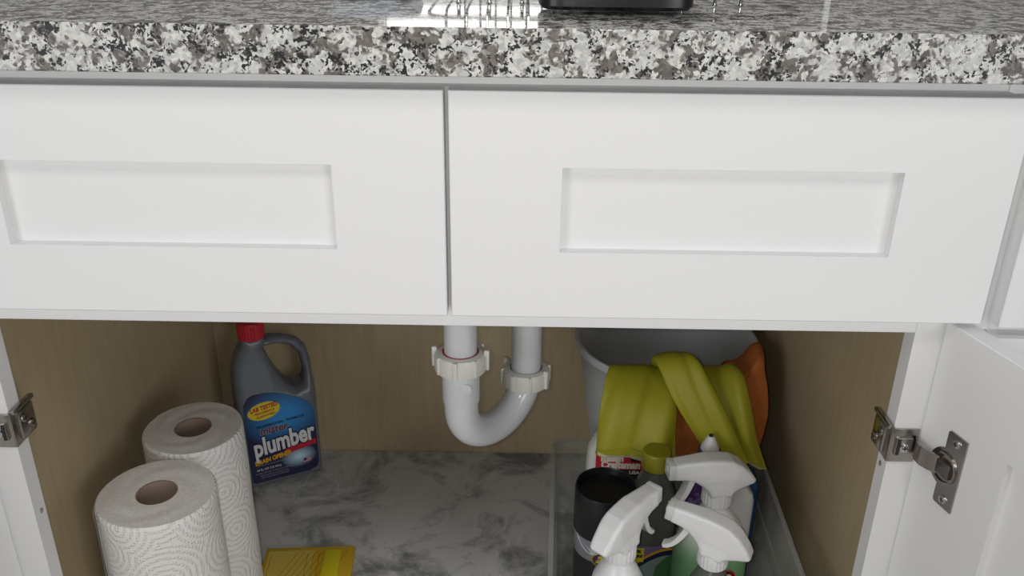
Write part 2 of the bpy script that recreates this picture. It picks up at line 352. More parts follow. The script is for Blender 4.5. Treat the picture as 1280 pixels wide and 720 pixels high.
# ------------------------------------------------------------ cabinet
cab=thing('sink_cabinet','white shaker sink base cabinet with open doors under the granite counter','cabinet',(0,0,-650))
def cz(z): return z+650     # children of the cabinet count z from the floor
def cbox(name,x0,x1,y0,y1,z0,z1,m,parent=cab,b=0.6): return MB().box(x0,x1,y0,y1,cz(z0),cz(z1),0,b).build(name,m,parent,angle=12)
T=20.0
ff=MB(); ff.box(-457,-419,0,T,cz(-585),cz(213.6),0,0.5).box(419,457,0,T,cz(-585),cz(213.6),0,0.5).box(-419,419,0,T,cz(0),cz(213.6),0,0.8).box(-457,457,13,T,cz(213),cz(228),0,0.3).box(-419,419,0,T,cz(-585),cz(-543),0,0.5)
ff.build('face_frame',white_paint,cab,angle=12)
cbox('side_panel',-457,-443,T,600,-585,228,tan_wood); cbox('side_panel',443,457,T,600,-585,228,tan_wood)
cbox('back_panel',-443,443,591,600,-560,228,tan_wood); cbox('bottom_panel',-443,443,T,591,-558,-543.6,tan_wood)
cbox('toe_kick',-457,457,70,84,-650,-585,white_paint,b=0.3)
# hinge mounting holes in the stile edges
for s in (-1,1):
    mb=MB().lathe([(0.01,0),(2.6,0),(2.9,0.5),(0.01,1.1)],14).xf(Matrix.Translation((s*418.9,11,cz(-148 if s>0 else -222)))@Matrix.Rotation(-s*PI/2,4,'Y'))
    mb.build('screw',screw_m,cab)
def shaker(mb,W,H,t,sl,sr,rb,rt,dep,back=0):
    """front face at y=0, back at y=t, recess dep deep on the front (and on the back when back>0)"""
    def ringf(x0,x1,z0,z1,y): return [(x0,y,z0),(x1,y,z0),(x1,y,z1),(x0,y,z1)]
    e=0.8
    rings=[ringf(sl,W-sr,rb,H-rt,dep),ringf(sl,W-sr,rb,H-rt,0),ringf(e,W-e,e,H-e,0),ringf(0,W,0,H,e),ringf(0,W,0,H,t-e),ringf(e,W-e,e,H-e,t)]
    if back: rings+= [ringf(sl,W-sr,rb,H-rt,t),ringf(sl,W-sr,rb,H-rt,t-back)]
    V=sum(rings,[]); F=[]
    for j in range(len(rings)-1):
        for k in range(4): F.append((j*4+k,j*4+(k+1)%4,(j+1)*4+(k+1)%4,(j+1)*4+k))
    if back:
        for k in range(4): F.append(((len(rings)-1)*4+k,(len(rings)-1)*4+(k+1)%4,(k+1)%4,k))
    else: F.append(tuple(range(20,24)))
    mb.add(V,F); return mb
def front(x0,x1,z0,z1,st,rb,rt):
    o=shaker(MB(),x1-x0,z1-z0,19.5,st,st,rb,rt,9.5).build('drawer_front',white_paint,cab,(x0,-19.5,cz(z0)),angle=25)
    MB().box(st-0.3,(x1-x0)-st+0.3,9.6,11,rb-0.3,z1-z0-rt+0.3).build('center_panel',white_paint,o,smooth=False); return o
DW=459.0
front(4.9,464,19.05,214.25,91.5,61,61); front(0.9-DW,0.9,19.05,214.25,91.5,61,61)

# doors, swung open past square: local x runs from the hinge edge, local y=0 is the show face
def door(s):
    L=455.0; H=560.0
    e=bpy.data.meshes.new('door'); 
    mb=shaker(MB(),L,H,19.5,99,99,85,85,9.0,back=7.0)
    if s<0: mb.V=[(-x,y,z) for x,y,z in mb.V]
    o=mb.build('door',white_paint,cab,angle=25)
    # inner face (local y = 19.5) passes the hinge line
    a=math.radians(105.0)
    # closed: local +x for the left door runs right; here direction from hinge outward
    dirv=Vector((math.cos(math.radians(180)-a),-math.sin(a),0)) if s>0 else Vector((-math.cos(math.radians(180)-a),-math.sin(a),0))
    # the inner face looks back towards the cabinet middle
    nrm=Vector((-dirv.y*-1 if False else 0,0,0))
    hx=444.0 if s>0 else -447.0
    if s>0: inner=Vector((dirv.y,-dirv.x,0))        # points to -x
    else:  inner=Vector((-dirv.y,dirv.x,0))
    X=dirv if s>0 else -dirv
    Y=inner; Zv=Vector((0,0,1))
    if X.cross(Y).dot(Zv)<0: print('HAND',s)
    R=Matrix((X,Y,Zv)).transposed().to_4x4()
    R.translation=Vector((hx,-1.5,cz(13-H)))/1000-Y*0.0195
    o.matrix_local=R
    k=1 if s>0 else -1
    MB().box(*(sorted((k*98.5,k*(L-98.5)))),9.1,12.4,84.5,H-84.5).build('center_panel',white_paint,o,smooth=False)
    # hinge: cup plate on the door, arm, and the plate wrapped round the stile
    zc=H-13-117.0
    if s>0:
        cp=MB()
        pts=[]
        for q in range(-100,101,10):
            r=math.radians(180+q*0.95); pts.append((39+19.5*math.cos(r),zc+19.5*math.sin(r)))
        out=[(57,zc+38),(36,zc+38),(34,zc+36),(34,zc+20)]+[(x,z) for x,z in sorted(pts,key=lambda p:-p[1]) if abs(z-zc)<19.4]+[(34,zc-20),(34,zc-36),(36,zc-38),(57,zc-38)]
        cp.prism(out,19.4,21.3)
        cp.lathe([(15.5,0),(15.5,2.6),(13.6,2.6),(13.0,0.4),(0.01,0.2)],32).xf(Matrix.Identity(4))
        n=32*5; base=len(cp.V)-n
        for i in range(base,len(cp.V)):
            x,y,z=cp.V[i]; cp.V[i]=(38+x,20.4+z,zc+y)
        cp.build('hinge_cup',nickel,o,smooth=True,angle=30)
        arm=MB().box(30,48,20.6,25,zc-7.5,zc+7.5,0,1.2); arm.build('hinge_cover',nickel_dark,o)
        A=MB()
        path=[(33,23.5),(26,27),(18,29.5),(9,28.5),(2,24.5),(-3,20)]
        for z0 in (zc-9.5,):
            V=[];F=[]
            for (x,y) in path:
                V+=[(x,y-0.9,z0),(x,y+0.9,z0),(x,y+0.9,z0+19),(x,y-0.9,z0+19)]
            for j in range(len(path)-1):
                for q in range(4): F.append((j*4+q,j*4+(q+1)%4,(j+1)*4+(q+1)%4,(j+1)*4+q))
            F+=[(0,1,2,3),tuple(range(len(V)-4,len(V)))]
            A.add(V,F)
        A.build('hinge_arm',nickel,o,angle=60)
        for dz in (30,-30):
            sc=MB().lathe([(4.3,0),(4.0,1.4),(2.6,1.9),(0.01,1.9)],18); sc.box(-2.6,2.6,-0.5,0.5,1.7,2.1,1).box(-0.5,0.5,-2.6,2.6,1.7,2.1,1)
            sc.V=[(46+x,21.2+z,zc+dz+y) for x,y,z in sc.V]; sc.build('screw',[screw_m,dark_m],o,angle=30)
    # frame bracket, in cabinet coordinates, parented to the cabinet
    m=MB(); xs=s*419.0
    def b_(x0,x1,y0,y1,z0,z1,mi=0,b=0.8): m.box(min(s*x0,s*x1),max(s*x0,s*x1),y0,y1,cz(z0),cz(z1),mi,b)
    b_(417.0,443,-2.4,-0.2,-137,-100,0,0.9)                       # wing on the stile's face
    b_(416.6,419.0,-2.4,34,-137,-98,0,0.9)                        # wing into the cabinet
    b_(413.2,417.5,6,31,-133,-103,0,1.8); b_(412.4,417.5,-1,34,-101.5,-97,0,1.2)
    b_(421,437,-6.5,-2,-127,-108,0,1.2)                           # raised seat of the adjuster
    br=m.build('hinge_bracket',nickel,cab,angle=30)
    for (px,py,pz,ax) in ((429,-6.5,-118,'f'),(413.4,12,-112,'s'),(413.4,23,-124,'s')):
        sc=MB().lathe([(4.6,0),(4.4,1.5),(3.0,2.2),(0.01,2.2)],18,0); sc.box(-2.8,2.8,-0.5,0.5,2.0,2.4,1).box(-0.5,0.5,-2.8,2.8,2.0,2.4,1)
        if ax=='f': sc.V=[(s*px+x,py-z,cz(pz)+y) for x,y,z in sc.V]
        else: sc.V=[(s*(px-z),py+x,cz(pz)+y) for x,y,z in sc.V]
        sc.build('screw',[screw_m if ax=='f' else nickel,dark_m],br,angle=30)
    MB().box(min(s*422,s*425),max(s*422,s*425),-7.2,-6.3,cz(-126),cz(-109)).build('slot',dark_m,br,smooth=False)
    return o
door(1); door(-1)

# neighbouring cabinet to the right
nb=thing('base_cabinet','white shaker base cabinet cut off at the right edge beyond the sink cabinet','cabinet',(0,0,-650))
MB().box(457.5,900,0,20,cz(-585),cz(210),0,0.5).box(457.5,900,13,20,cz(209),cz(228),0,0.3).build('face_frame',white_paint,nb,angle=12)
MB().box(457.5,470,20,600,cz(-585),cz(228),0,0.5).build('side_panel',tan_wood,nb,angle=12)
MB().box(888,900,20,600,cz(-585),cz(228),0,0.5).build('side_panel',tan_wood,nb,angle=12)
o=shaker(MB(),400,199,19.5,61,61,61,61,9.5).build('drawer_front',white_paint,nb,(480,-19.5,cz(15.2)),angle=25)
MB().box(60.7,339.3,9.6,11,60.7,138.3).build('center_panel',white_paint,o,smooth=False)
o=shaker(MB(),400,560,19.5,61,61,61,61,9.5).build('door',white_paint,nb,(480,-19.5,cz(5-560)),angle=25)
MB().box(60.7,339.3,9.6,11,60.7,499).build('center_panel',white_paint,o,smooth=False)

# countertop
ct=MB().box(-1100,1300,-38,636,228,264,0,1.0).build('countertop',[granite_m,granite_edge],angle=12)
for p_ in ct.data.polygons: p_.material_index=0 if p_.normal.z>0.98 else 1
tag(ct,'polished white, taupe and black speckled granite countertop over the cabinets','countertop')

# sink bowl above the pipes
sk=MB().loft([(20,20,68,-7,222),(330,160,72,0,270),(352,178,90,0,270),(360,185,226,0,270)],48,0,True,5).build('sink_bowl',steel,ct,(0,0,0))

# marble shelf liner
ln=MB().box(-441,441,22,589,-543.5,-542.6).build('shelf_liner',marble_m,smooth=False)
tag(ln,'grey marble print shelf liner covering the cabinet bottom','liner')

# ------------------------------------------------------------ drain pipes
pt=thing('drain_trap','white plastic P-trap drain pipe hanging under the sink','pipe',(0,0,0))
lx,ly,rx,ry=-5.0,220.0,75.0,310.0
pt.location=P(lx,ly,-290)
def rel(mb): mb.V=[(x-lx,y-ly,z+290) for x,y,z in mb.V]; return mb
rel(MB().lathe([(19.8,66),(19.8,-196),(17.5,-196),(17.5,66)],40,0,(lx,ly),closed=True)).build('tailpiece',pvc,pt)
rel(MB().lathe([(19.8,66),(19.8,-238),(17.5,-238),(17.5,66)],40,0,(rx,ry),closed=True)).build('trap_arm',pvc,pt)
# coupling sleeve
rel(MB().lathe([(20.6,-160),(23.0,-162),(23.0,-208),(22.4,-210),(20.5,-210)],40,0,(lx,ly),closed=True)).build('coupling',pvc,pt)
rel(MB().lathe([(7,0),(7,1.6),(6,2.2),(0.01,2.2)],24).xf(Matrix.Translation((lx+7,ly-22.0,-183))@Matrix.Rotation(PI/2,4,'X')@Matrix.Rotation(0.0,4,'Z'))).build('boss',pvc,pt)
# U bend
d=Vector((rx-lx,ry-ly,0)); L=d.length; d.normalize(); R_=L/2; pts=[]
for z in (-207,-213,-219): pts.append((lx,ly,z))
zc=-222.0
for k in range(0,33):
    a=PI*k/32; pts.append((lx+d.x*(R_-R_*math.cos(a)),ly+d.y*(R_-R_*math.cos(a)),zc-(R_*0.90)*math.sin(a)))
pts.append((rx,ry,-218))
for z in (-226,): pass
rel(MB().tube(pts,20.8,36)).build('trap_bend',pvc,pt)
def nut(cx,cy,z0,z1,name,ang):
    mb=MB(); prof=[(21.5,z1-1),(24,z1),(29.5,z1-1.5),(31.5,z1-5),(31.8,z0+3),(30.8,z0),(22,z0)]
    mb.lathe(prof,64,0,(cx,cy),closed=True)
    for k in range(4):
        a=ang+k*PI/2; c,s_=math.cos(a),math.sin(a)
        t=MB().box(29,35 if k%2==0 else 33.5,-2.6,2.6,z0+1,z1+ (3 if k%2==0 else -1),0,0.8).xf(Matrix.Translation((cx,cy,0))@Matrix.Rotation(a,4,'Z'))
        mb.add(t.V,t.F)
        t=MB().box(29,33.3,-1.2,1.2,z0+1,z1-1,0,0.5).xf(Matrix.Translation((cx,cy,0))@Matrix.Rotation(a+PI/4,4,'Z'))
        mb.add(t.V,t.F)
    o=rel(mb).build(name,pvc_nut,pt,angle=35); return o
nut(lx,ly,-166,-142,'slip_nut',math.radians(-8)); nut(rx,ry,-236,-212,'slip_nut',math.radians(-35))
rel(MB().lathe([(20,-142.6),(22,-142.6),(22,-144),(20,-144)],36,0,(lx,ly),closed=True)).build('washer',red_dope,pt)

# ------------------------------------------------------------ paper towels
def roll(cx,cy,r,seed,label):
    t=thing('paper_towel_roll',label,'paper towels',(cx,cy,-542.4),0,'paper towel rolls on the left')
    H=279; n=120; rr=random.Random(seed); ph=rr.uniform(0,6)
    ka=int(n*(0.93)) 
    def rad(q): return r*(1+0.012*math.sin(2*q+ph)+0.008*math.sin(3*q+ph*2)) + 1.4*(q/(2*PI))
    zs=[0,1.5]+[H*k/14 for k in range(1,14)]+[H-5,H-2,H-0.5]; V=[];F=[];uv=[]
    for j,z in enumerate(zs):
        for k in range(n+1):
            q=2*PI*k/n; edge=-1.2 if z in (0,) else 0
            if z>H-1: edge=-2.4
            elif z>H-3: edge=-0.8
            R1=rad(q-0.0001 if k==n else q)+edge+0.35*math.sin(z*0.05+5*q+ph)*(1 if 0<z<H-1 else 0)
            V.append((R1*math.cos(q+ph),R1*math.sin(q+ph),z)); uv.append((q*r/1000,z/1000))
    for j in range(len(zs)-1):
        for k in range(n): F.append((j*(n+1)+k,j*(n+1)+k+1,(j+1)*(n+1)+k+1,(j+1)*(n+1)+k))
    # step where the last sheet ends
    for j in range(len(zs)-1): F.append((j*(n+1)+n,j*(n+1),(j+1)*(n+1),(j+1)*(n+1)+n))
    mesh('paper_sheets',V,F,paper_m,t,uv=uv,angle=50)
    # wound ends
    for (zt,rn) in ((H-0.5,1),(0,1)):
        E=MB()
        V=[];F=[]
        m_=8
        for j in range(m_+1):
            f=j/m_
            for k in range(n+1):
                q=2*PI*k/n; ro=rad(q)-(2.2 if zt>0 else 1.2); ri=22.6
                R1=ri+(ro-ri)*f; zz=zt+(0.8*math.sin(3*q+f*9+ph)*f*(1-f)*3 if zt>0 else 0)
                V.append((R1*math.cos(q+ph),R1*math.sin(q+ph),zz))
        for j in range(m_):
            for k in range(n): F.append((j*(n+1)+k,j*(n+1)+k+1,(j+1)*(n+1)+k+1,(j+1)*(n+1)+k))
        E.add(V,F)
        E.build('wound_end',paper_end,t,angle=60)
    MB().lathe([(22.6,0),(22.6,H-1),(21.4,H-1),(21.4,0)],48,0,closed=True).build('cardboard_core',cardboard,t)
    # loose tail flap of the last sheet
    a0=ph; V=[];F=[]
    for j in range(8):
        z=6+(H-9)*j/7
        for k in range(7):
            q=a0-0.02-0.30*(6-k)/6; R1=rad(2*PI-0.02-0.3*(6-k)/6)+0.5+1.4*(k/6)**2+0.6*math.sin(j*1.7)*(k/6)
            V.append((R1*math.cos(q),R1*math.sin(q),z))
    for j in range(7):
        for k in range(6): F.append((j*7+k,j*7+k+1,(j+1)*7+k+1,(j+1)*7+k))
    mesh('loose_flap',V,F,paper_m,t,uv=[(v[0]/1000,v[2]/1000) for v in V])
    return t
r1=roll(-341,98,64,5,'white embossed paper towel roll in front, nearest the cabinet opening')
r2_=roll(-346,231,61,11,'white embossed paper towel roll behind the front one, beside the grey jug')

# ------------------------------------------------------------ drain opener jug
JY=math.radians(27)
jug=thing('drain_opener_jug','charcoal grey handled jug with red cap and blue label, in the back left corner','jug',(-331,521,-542.4),JY)
outer=[(-63,0),(-63,196),(-61,218),(-54,240),(-45,256),(-43,262),(-43,268),(-8,268),(-8,260),(0,262),(22,260),(44,250),(57,234),(62,208),(63,150),(63,0)]
hole=[(-12,250),(8,249),(30,240),(44,222),(49,192),(45,172),(34,167),(20,178),(4,206)]
def jugf(X,Y,Z):
    d2=smax(sd_poly(X,Z,outer),-sd_poly(X,Z,hole),6)
    h=29-9*np.clip((Z-165)/60,0,1)
    dn=np.hypot(X+38,Z-205)   # narrowing towards the handle on the right
    h=h-7*np.clip((X+5)/30,0,1)*np.clip((Z-160)/25,0,1)
    grip=1.6*np.sin(X*0.42)*np.clip((Z-225)/8,0,1)*np.clip((X+5)/10,0,1)
    return smax(d2+0*grip,np.abs(Y)-h,15)+0
V,F=surface(jugf,(-70,-36,-4),(70,36,274),2.5); mesh('jug_body',V,F,grey_plastic,jug,angle=80)
MB().lathe([(19.0,0),(20.2,1.5),(20.2,26),(18.6,28.5),(0.01,28.5)],60,0,amp=lambda q,j:0.018*math.cos(30*q) if j in(1,2) else 0).build('cap',red_cap,jug,(-25,0,264),angle=30)
LY=-29.3
lab=[(-54,16),(-55,120),(-54,146),(-48,157),(-38,161),(-20,161),(0,157),(20,149),(40,138),(52,126),(56,112),(56,80),(56,24),(52,16),(40,12),(-50,12)]
jl=MB().prism(lab,LY-0.35,LY+1.2).build('label',jug_label_m,jug,smooth=False)
def onlab(mb,m_,name='print',p=None): return mb.build(name,m_,p or jl,smooth=False)
st=[]
for k in range(64):
    a=2*PI*k/64; e=1.0 if k%2 else 0.90; st.append((-24+27*e*math.cos(a),133+15*e*math.sin(a)))
cs,sn_=math.cos(0.10),math.sin(0.10); st=[(-24+(x+24)*cs-(z-133)*sn_,133+(x+24)*sn_+(z-133)*cs) for x,z in st]
onlab(MB().prism(st,LY-0.7,LY-0.2),pr_yellow)
yT=LY-0.9
text('LAB TESTED',9.4,(-24,yT,138.5),pr_red,jl,0.35,0.86,0.1,-0.12)
text('PERFORMANCE',4.6,(-23,yT,131),pr_red,jl,0.1,1,0.1,-0.12); text('GUARANTEED',4.6,(-22,yT,125),pr_red,jl,0.1,1,0.1,-0.12)
text('PROFESSIONAL  FORMULA',5.6,(0,yT,109),pr_navy,jl,0.12,1.15,0,-0.06)
# the big word: dark outline first, then the letters
text('mister',17,(-12,yT+0.1,99.5),pr_grey,jl,1.1,1.0,0.1,-0.03); text('mister',17,(-12,yT-0.3,99.5),pr_maroon,jl,0.25,1.0,0.1,-0.03)
text('plumber',42,(2,yT,76),pr_navy,jl,3.0,0.70,0.06,-0.10,depth=0.2); text('plumber',42,(2,yT-0.5,76),pr_white,jl,1.35,0.70,0.06,-0.10)
onlab(MB().prism([(2,51),(54,58),(54,67),(2,60)],LY-0.7,LY-0.2),pr_red)
text('DRAIN OPENER',10,(-18,yT-0.2,50),pr_orange,jl,0.6,0.84,0.1,-0.12)
for k in range(4): text('EXTRA THICK CLOG REMOVER'if k==0 else 'DANGER KEEP OUT OF REACH OF CHILDREN' if k==1 else 'READ CAUTIONS ON BACK PANEL' if k==2 else 'CONTAINS SODIUM HYDROXIDE',3.0,(-18 if k else -22,yT,(42,28.5,24,20)[k]),pr_grey,jl,0,1,0,-0.02)
jl.scale=(1.0,1,1.1); jl.location[2]=-0.0012
text('64 FL OZ (1/2 GAL)',4.8,(-26,yT,34.5),pr_white,jl,0.05,1,0,-0.02)
for k in range(5): onlab(MB().prism([(31,28+k*1.6),(43,29+k*1.6),(43,29.8+k*1.6),(31,28.8+k*1.6)],LY-0.7,LY-0.2),pr_red if k%2==0 else pr_white)
onlab(MB().prism([(31,32),(35.5,32.4),(35.5,36.2),(31,35.8)],LY-0.9,LY-0.5),pr_navy)

# ------------------------------------------------------------ yellow packet
pk=thing('yellow_packet','flat mustard yellow packet lying on the marble liner in front','packet',(-235,262,-542.4),math.radians(4))
MB().box(-65,65,-66,66,0,7,0,1.0).build('sleeve',pack_yellow,pk)
MB().box(-60,8,-66,58,7,7.5).build('pale_panel',pack_pale,pk,smooth=False)
MB().box(22,46,-66,57,7,9.0,0,0.4).build('tab',pack_yellow2,pk)
lm=MB()
for k in range(9):
    x=-48+k*9
    V=[(x,-20,7.55),(x+1.2,-20,7.55),(x+31.2,54,7.55),(x+30,54,7.55)]
    V+= [(a,b,7.7) for a,b,c in V]; lm.add(V,[(0,1,2,3),(4,5,6,7),(0,1,5,4),(1,2,6,5),(2,3,7,6),(3,0,4,7)])
for x in (-3,6,14): lm.box(x,x+1,-60,50,7.55,7.7)
lm.box(-56,-55,-60,50,7.55,7.7)
lm.build('printed_lines',pack_line,pk,smooth=False)

# ------------------------------------------------------------ bucket
bk=thing('bucket','pale grey plastic bucket in the back right corner with gloves over its rim','bucket',(283,495,-542.4))
V=MB()
H=305.0; prof=[]
def brg(f): # f 0 bottom .. 1 top -> radius, cy offset
    return 84+46*f, -44*f
n=72; outs=[];
def ring(r,cy,z): return [(r*math.cos(2*PI*k/n),cy+r*math.sin(2*PI*k/n),z) for k in range(n)]
rings=[ring(1,0,3)]
for f in (0.02,0.2,0.4,0.6,0.8,0.97): r,cy=brg(f); rings.append(ring(r-2.5,cy,max(3,H*f)))
rings.append(ring(128,-44,H)); rings.append(ring(130.5,-44,H+2)); rings.append(ring(134,-44,H+1.5)); rings.append(ring(135,-44,H-2)); rings.append(ring(135,-44,H-9)); rings.append(ring(132,-44,H-9)); 
for f in (0.96,0.8,0.6,0.4,0.2,0.0): r,cy=brg(f); rings.append(ring(r,cy,H*f))
rings.append(ring(1,0,0))
VV=sum(rings,[]); FF=[]
for j in range(len(rings)-1):
    for k in range(n): FF.append((j*n+k,j*n+(k+1)%n,(j+1)*n+(k+1)%n,(j+1)*n+k))
FF.append(tuple(range(n))); FF.append(tuple(range((len(rings)-1)*n,len(rings)*n)))
mesh('bucket_shell',VV,FF,bucket_m,bk,angle=50)

# ------------------------------------------------------------ clear bin
bn=thing('storage_bin','clear plastic bin crowded with cleaning bottles on the right','bin',(0,0,-542.4))
bc=(256.0,195.0); BR=math.radians(-2.6)
bn.location=P(bc[0],bc[1],-542.4); bn.rotation_euler[2]=BR
HW,HD,BH=146.0,159.5,182.0
def rr_(a,b,z,rad=22,nn=8):
    o=[]
    for (sx,sy,a0) in ((1,1,0),(-1,1,90),(-1,-1,180),(1,-1,270)):
        for k in range(nn+1):
            q=math.radians(a0+90*k/nn); o.append((sx*(a-rad)+rad*math.cos(q),sy*(b-rad)+rad*math.sin(q),z))
    return o
rgs=[rr_(HW-16,HD-16,3),rr_(HW-14,HD-14,6),rr_(HW-8,HD-8,BH*0.72),rr_(HW-5.5,HD-5.5,BH*0.73),rr_(HW-3.2,HD-3.2,BH)]
rgo=[rr_(HW-1.4,HD-1.4,BH),rr_(HW-4,HD-4,BH*0.73-1),rr_(HW-6.5,HD-6.5,BH*0.72-2),rr_(HW-12.5,HD-12.5,5),rr_(HW-15,HD-15,0)]
al=rgs+rgo; n=len(al[0]); VV=sum(al,[]); FF=[]
for j in range(len(al)-1):
    for k in range(n): FF.append((j*n+k,j*n+(k+1)%n,(j+1)*n+(k+1)%n,(j+1)*n+k))
FF.append(tuple(range(n))); FF.append(tuple(range((len(al)-1)*n,len(al)*n)))
mesh('bin_wall',VV,FF,bin_m,bn,angle=50)
al=[rr_(HW-3.0,HD-3.0,BH-1),rr_(HW-3.0,HD-3.0,BH+2),rr_(HW+2,HD+2,BH+2.2),rr_(HW+3,HD+3,BH-5),rr_(HW+2,HD+2,BH-5),rr_(HW+1,HD+1,BH-0.6)]
VV=sum(al,[]); FF=[]
for j in range(len(al)):
    j2=(j+1)%len(al)
    for k in range(n): FF.append((j*n+k,j*n+(k+1)%n,j2*n+(k+1)%n,j2*n+k))
mesh('bin_rim',VV,FF,bin_rim,bn,angle=50)
BZ=-536.0    # bottle bases, on the bin's floor

# ------------------------------------------------------------ spray bottles
prof2=[(60,40),(44,42.5),(18,45),(0,44),(-12,42),(-26,34),(-38,22),(-45,12),(-43,8),(-28,3),(-16,-2),(-14,-7),(14,-7),(17,0),(24,7),(34,14),(44,17),(60,18)]
def headf(X,Y,Z):
    d2=sd_poly(X,Z,prof2)
    hw=15.8-2.2*np.clip((X-20)/25,0,1)
    hw=hw-2.4*np.clip((Z-16)/26,0,1)-4.0*np.clip((-X-18)/28,0,1)-1.8*np.clip((26-Z)/14,0,1)*np.clip((X-12)/10,0,1)+2.5*np.clip((12-Z)/14,0,1)*np.clip((20-np.abs(X))/8,0,1)
    return smax(d2,np.abs(Y)-hw,5)
HV,HF=surface(headf,(-50,-20,-10),(66,20,50),1.4)
head_mesh=None
def spray(name,label,x,y,z0,yaw,pitch,sc,body_rings,body_m,rib_m=white_plastic,ex=2.4,body_yaw=None,cat='spray bottle'):
    global head_mesh
    t=thing(name,label,cat,(x,y,BZ),0,'trigger spray bottles in the bin')
    h=z0-BZ
    bdy=MB().loft([(a,b,zz) for a,b,zz in body_rings(h-24*sc)],48,0,True,ex).build('bottle_body',body_m,t,rz=body_yaw or 0,angle=60)
    col=MB(); N=72
    col.lathe([(14,-24),(18.6,-23),(19,-21),(18.7,-5),(17.4,-1.5),(13,0)],N,0,amp=lambda q,j:(0.022*(1 if math.cos(24*q)>0 else -1)) if j in(2,3) else 0)
    def fix(mb): mb.V=[(a*sc,b*sc,c*sc) for a,b,c in mb.V]; return mb
    fix(col).build('collar',rib_m,t,(0,0,h),angle=25)
    hd=mesh('spray_head',[(a*sc,b*sc,c*sc) for a,b,c in HV],HF,white_plastic,t,(0,0,h),0,angle=80,R=(0,-math.radians(pitch),yaw))
    nz=MB().box(58,68,-10.2,10.2,18,40,0,2.2); nz.lathe([(5,0),(5,1.6),(3.2,1.6),(3.0,0.4),(0.01,0.4)],20,0); k=20*5
    for i in range(len(nz.V)-k,len(nz.V)):
        a,b,c=nz.V[i]; nz.V[i]=(67.6+c,a,29+b)
    fix(nz).build('nozzle',offwhite_plastic,hd,(0,0,0),angle=35)
    # curved trigger lever
    V=[];F=[]; path=[(36,20),(38,10),(41,0),(45,-10),(49.5,-18),(55,-24),(60,-26.5)]
    for i,(px,pz) in enumerate(path):
        a=path[max(0,i-1)]; b=path[min(len(path)-1,i+1)]; tx,tz=b[0]-a[0],b[1]-a[1]; l=math.hypot(tx,tz); nx,nz_=tz/l,-tx/l
        wd=8.4-0.4*i; tk=3.9-0.28*i
        for (u,v) in ((1,1),(0.3,1.25),(-0.3,1.25),(-1,1),(-1,-1),(1,-1)): V.append((px-nx*tk*v,wd*u,pz-nz_*tk*v))
    n=6
    for j in range(len(path)-1):
        for q in range(n): F.append((j*n+q,j*n+(q+1)%n,(j+1)*n+(q+1)%n,(j+1)*n+q))
    F+= [tuple(range(n)),tuple(range(len(V)-n,len(V)))]
    mesh('trigger',[(a*sc,b*sc,c*sc) for a,b,c in V],F,white_plastic,hd,(0,0,0),angle=50)
    MB().tube([(0,0,-h+14),(0,0,-12)],2.2,10).build('dip_tube',offwhite_plastic,t,(0,0,h))
    return t,bdy,h
def wide(h): return [(38,22,0),(44,26,5),(48,27,30),(48,27,h*0.50),(47.5,27,h*0.62),(43.5,26,h*0.74),(34,22,h*0.84),(22,18,h*0.92),(15.5,15.5,h*0.97),(14.5,14.5,h)]
def roundb(h): return [(29,29,0),(33,33,4),(34,34,20),(34,34,h*0.62),(33,33,h*0.74),(29,29,h*0.85),(21,21,h*0.93),(15,15,h*0.98),(14,14,h)]
tA,bA,hA=spray('spray_bottle','white spray bottle nearest the black capped can, nozzle pointing back right',183,85,-308,math.radians(47),4,0.97,roundb,white_plastic,ex=2.0)
tB,bB,hB=spray('spray_bottle','spray bottle with white shoulders fading to green, its white trigger head highest of the three',317,198,-316,math.radians(187),0,1.0,wide,green_white)
tC,bC,hC=spray('spray_bottle','spray bottle with clear body, white trigger head slanting down in front of the green bottle',293,97,-328,math.radians(155),9,0.93,lambda h:[(a*0.8,b*0.85,z) for a,b,z in roundb(h)][:-2]+[(14,14,h*0.98),(13.5,13.5,h)],clear_bottle,ex=2.0)
# flower print on the green bottle
fl=MB()
for k in range(9):
    a=2*PI*k/9; fl.lathe([(0.01,0.9),(3.4,0.9),(3.4,0),(0.01,0)],12,0,(6*math.cos(a),6*math.sin(a)))
fl.lathe([(0.01,1.3),(4,1.3),(4,0),(0.01,0)],16,1)
fl.V=[(20+x,-27.6-z,100+y) for x,y,z in fl.V]; fl.build('flower_print',[pr_red,pr_cream],bB,smooth=False)

# ------------------------------------------------------------ spray can with black cap
can=thing('aerosol_can','tall can with glossy black cap at the left side of the bin','can',(172,160,BZ))
ch=-289-BZ
MB().lathe([(30,0),(34.5,2),(35,5),(35,ch-64),(32,ch-58),(0.01,ch-58)],56).build('can_body',pr_navy if False else mat('black_enamel',(0.012,0.012,0.016),0.3),can)
MB().lathe([(35.4,ch-90),(35.5,ch-90),(35.5,ch-64),(33.5,ch-59),(33.2,ch-59)],56).build('grey_band',mat('grey_enamel',(0.20,0.21,0.23),0.35),can)
MB().lathe([(36.6,ch-60),(37.4,ch-58),(37.0,ch-2.5),(36.2,ch-0.5),(35.2,ch),(34.2,ch-2.5),(33.8,ch-9),(0.01,ch-10)],64).build('cap',black_plastic,can,angle=35)
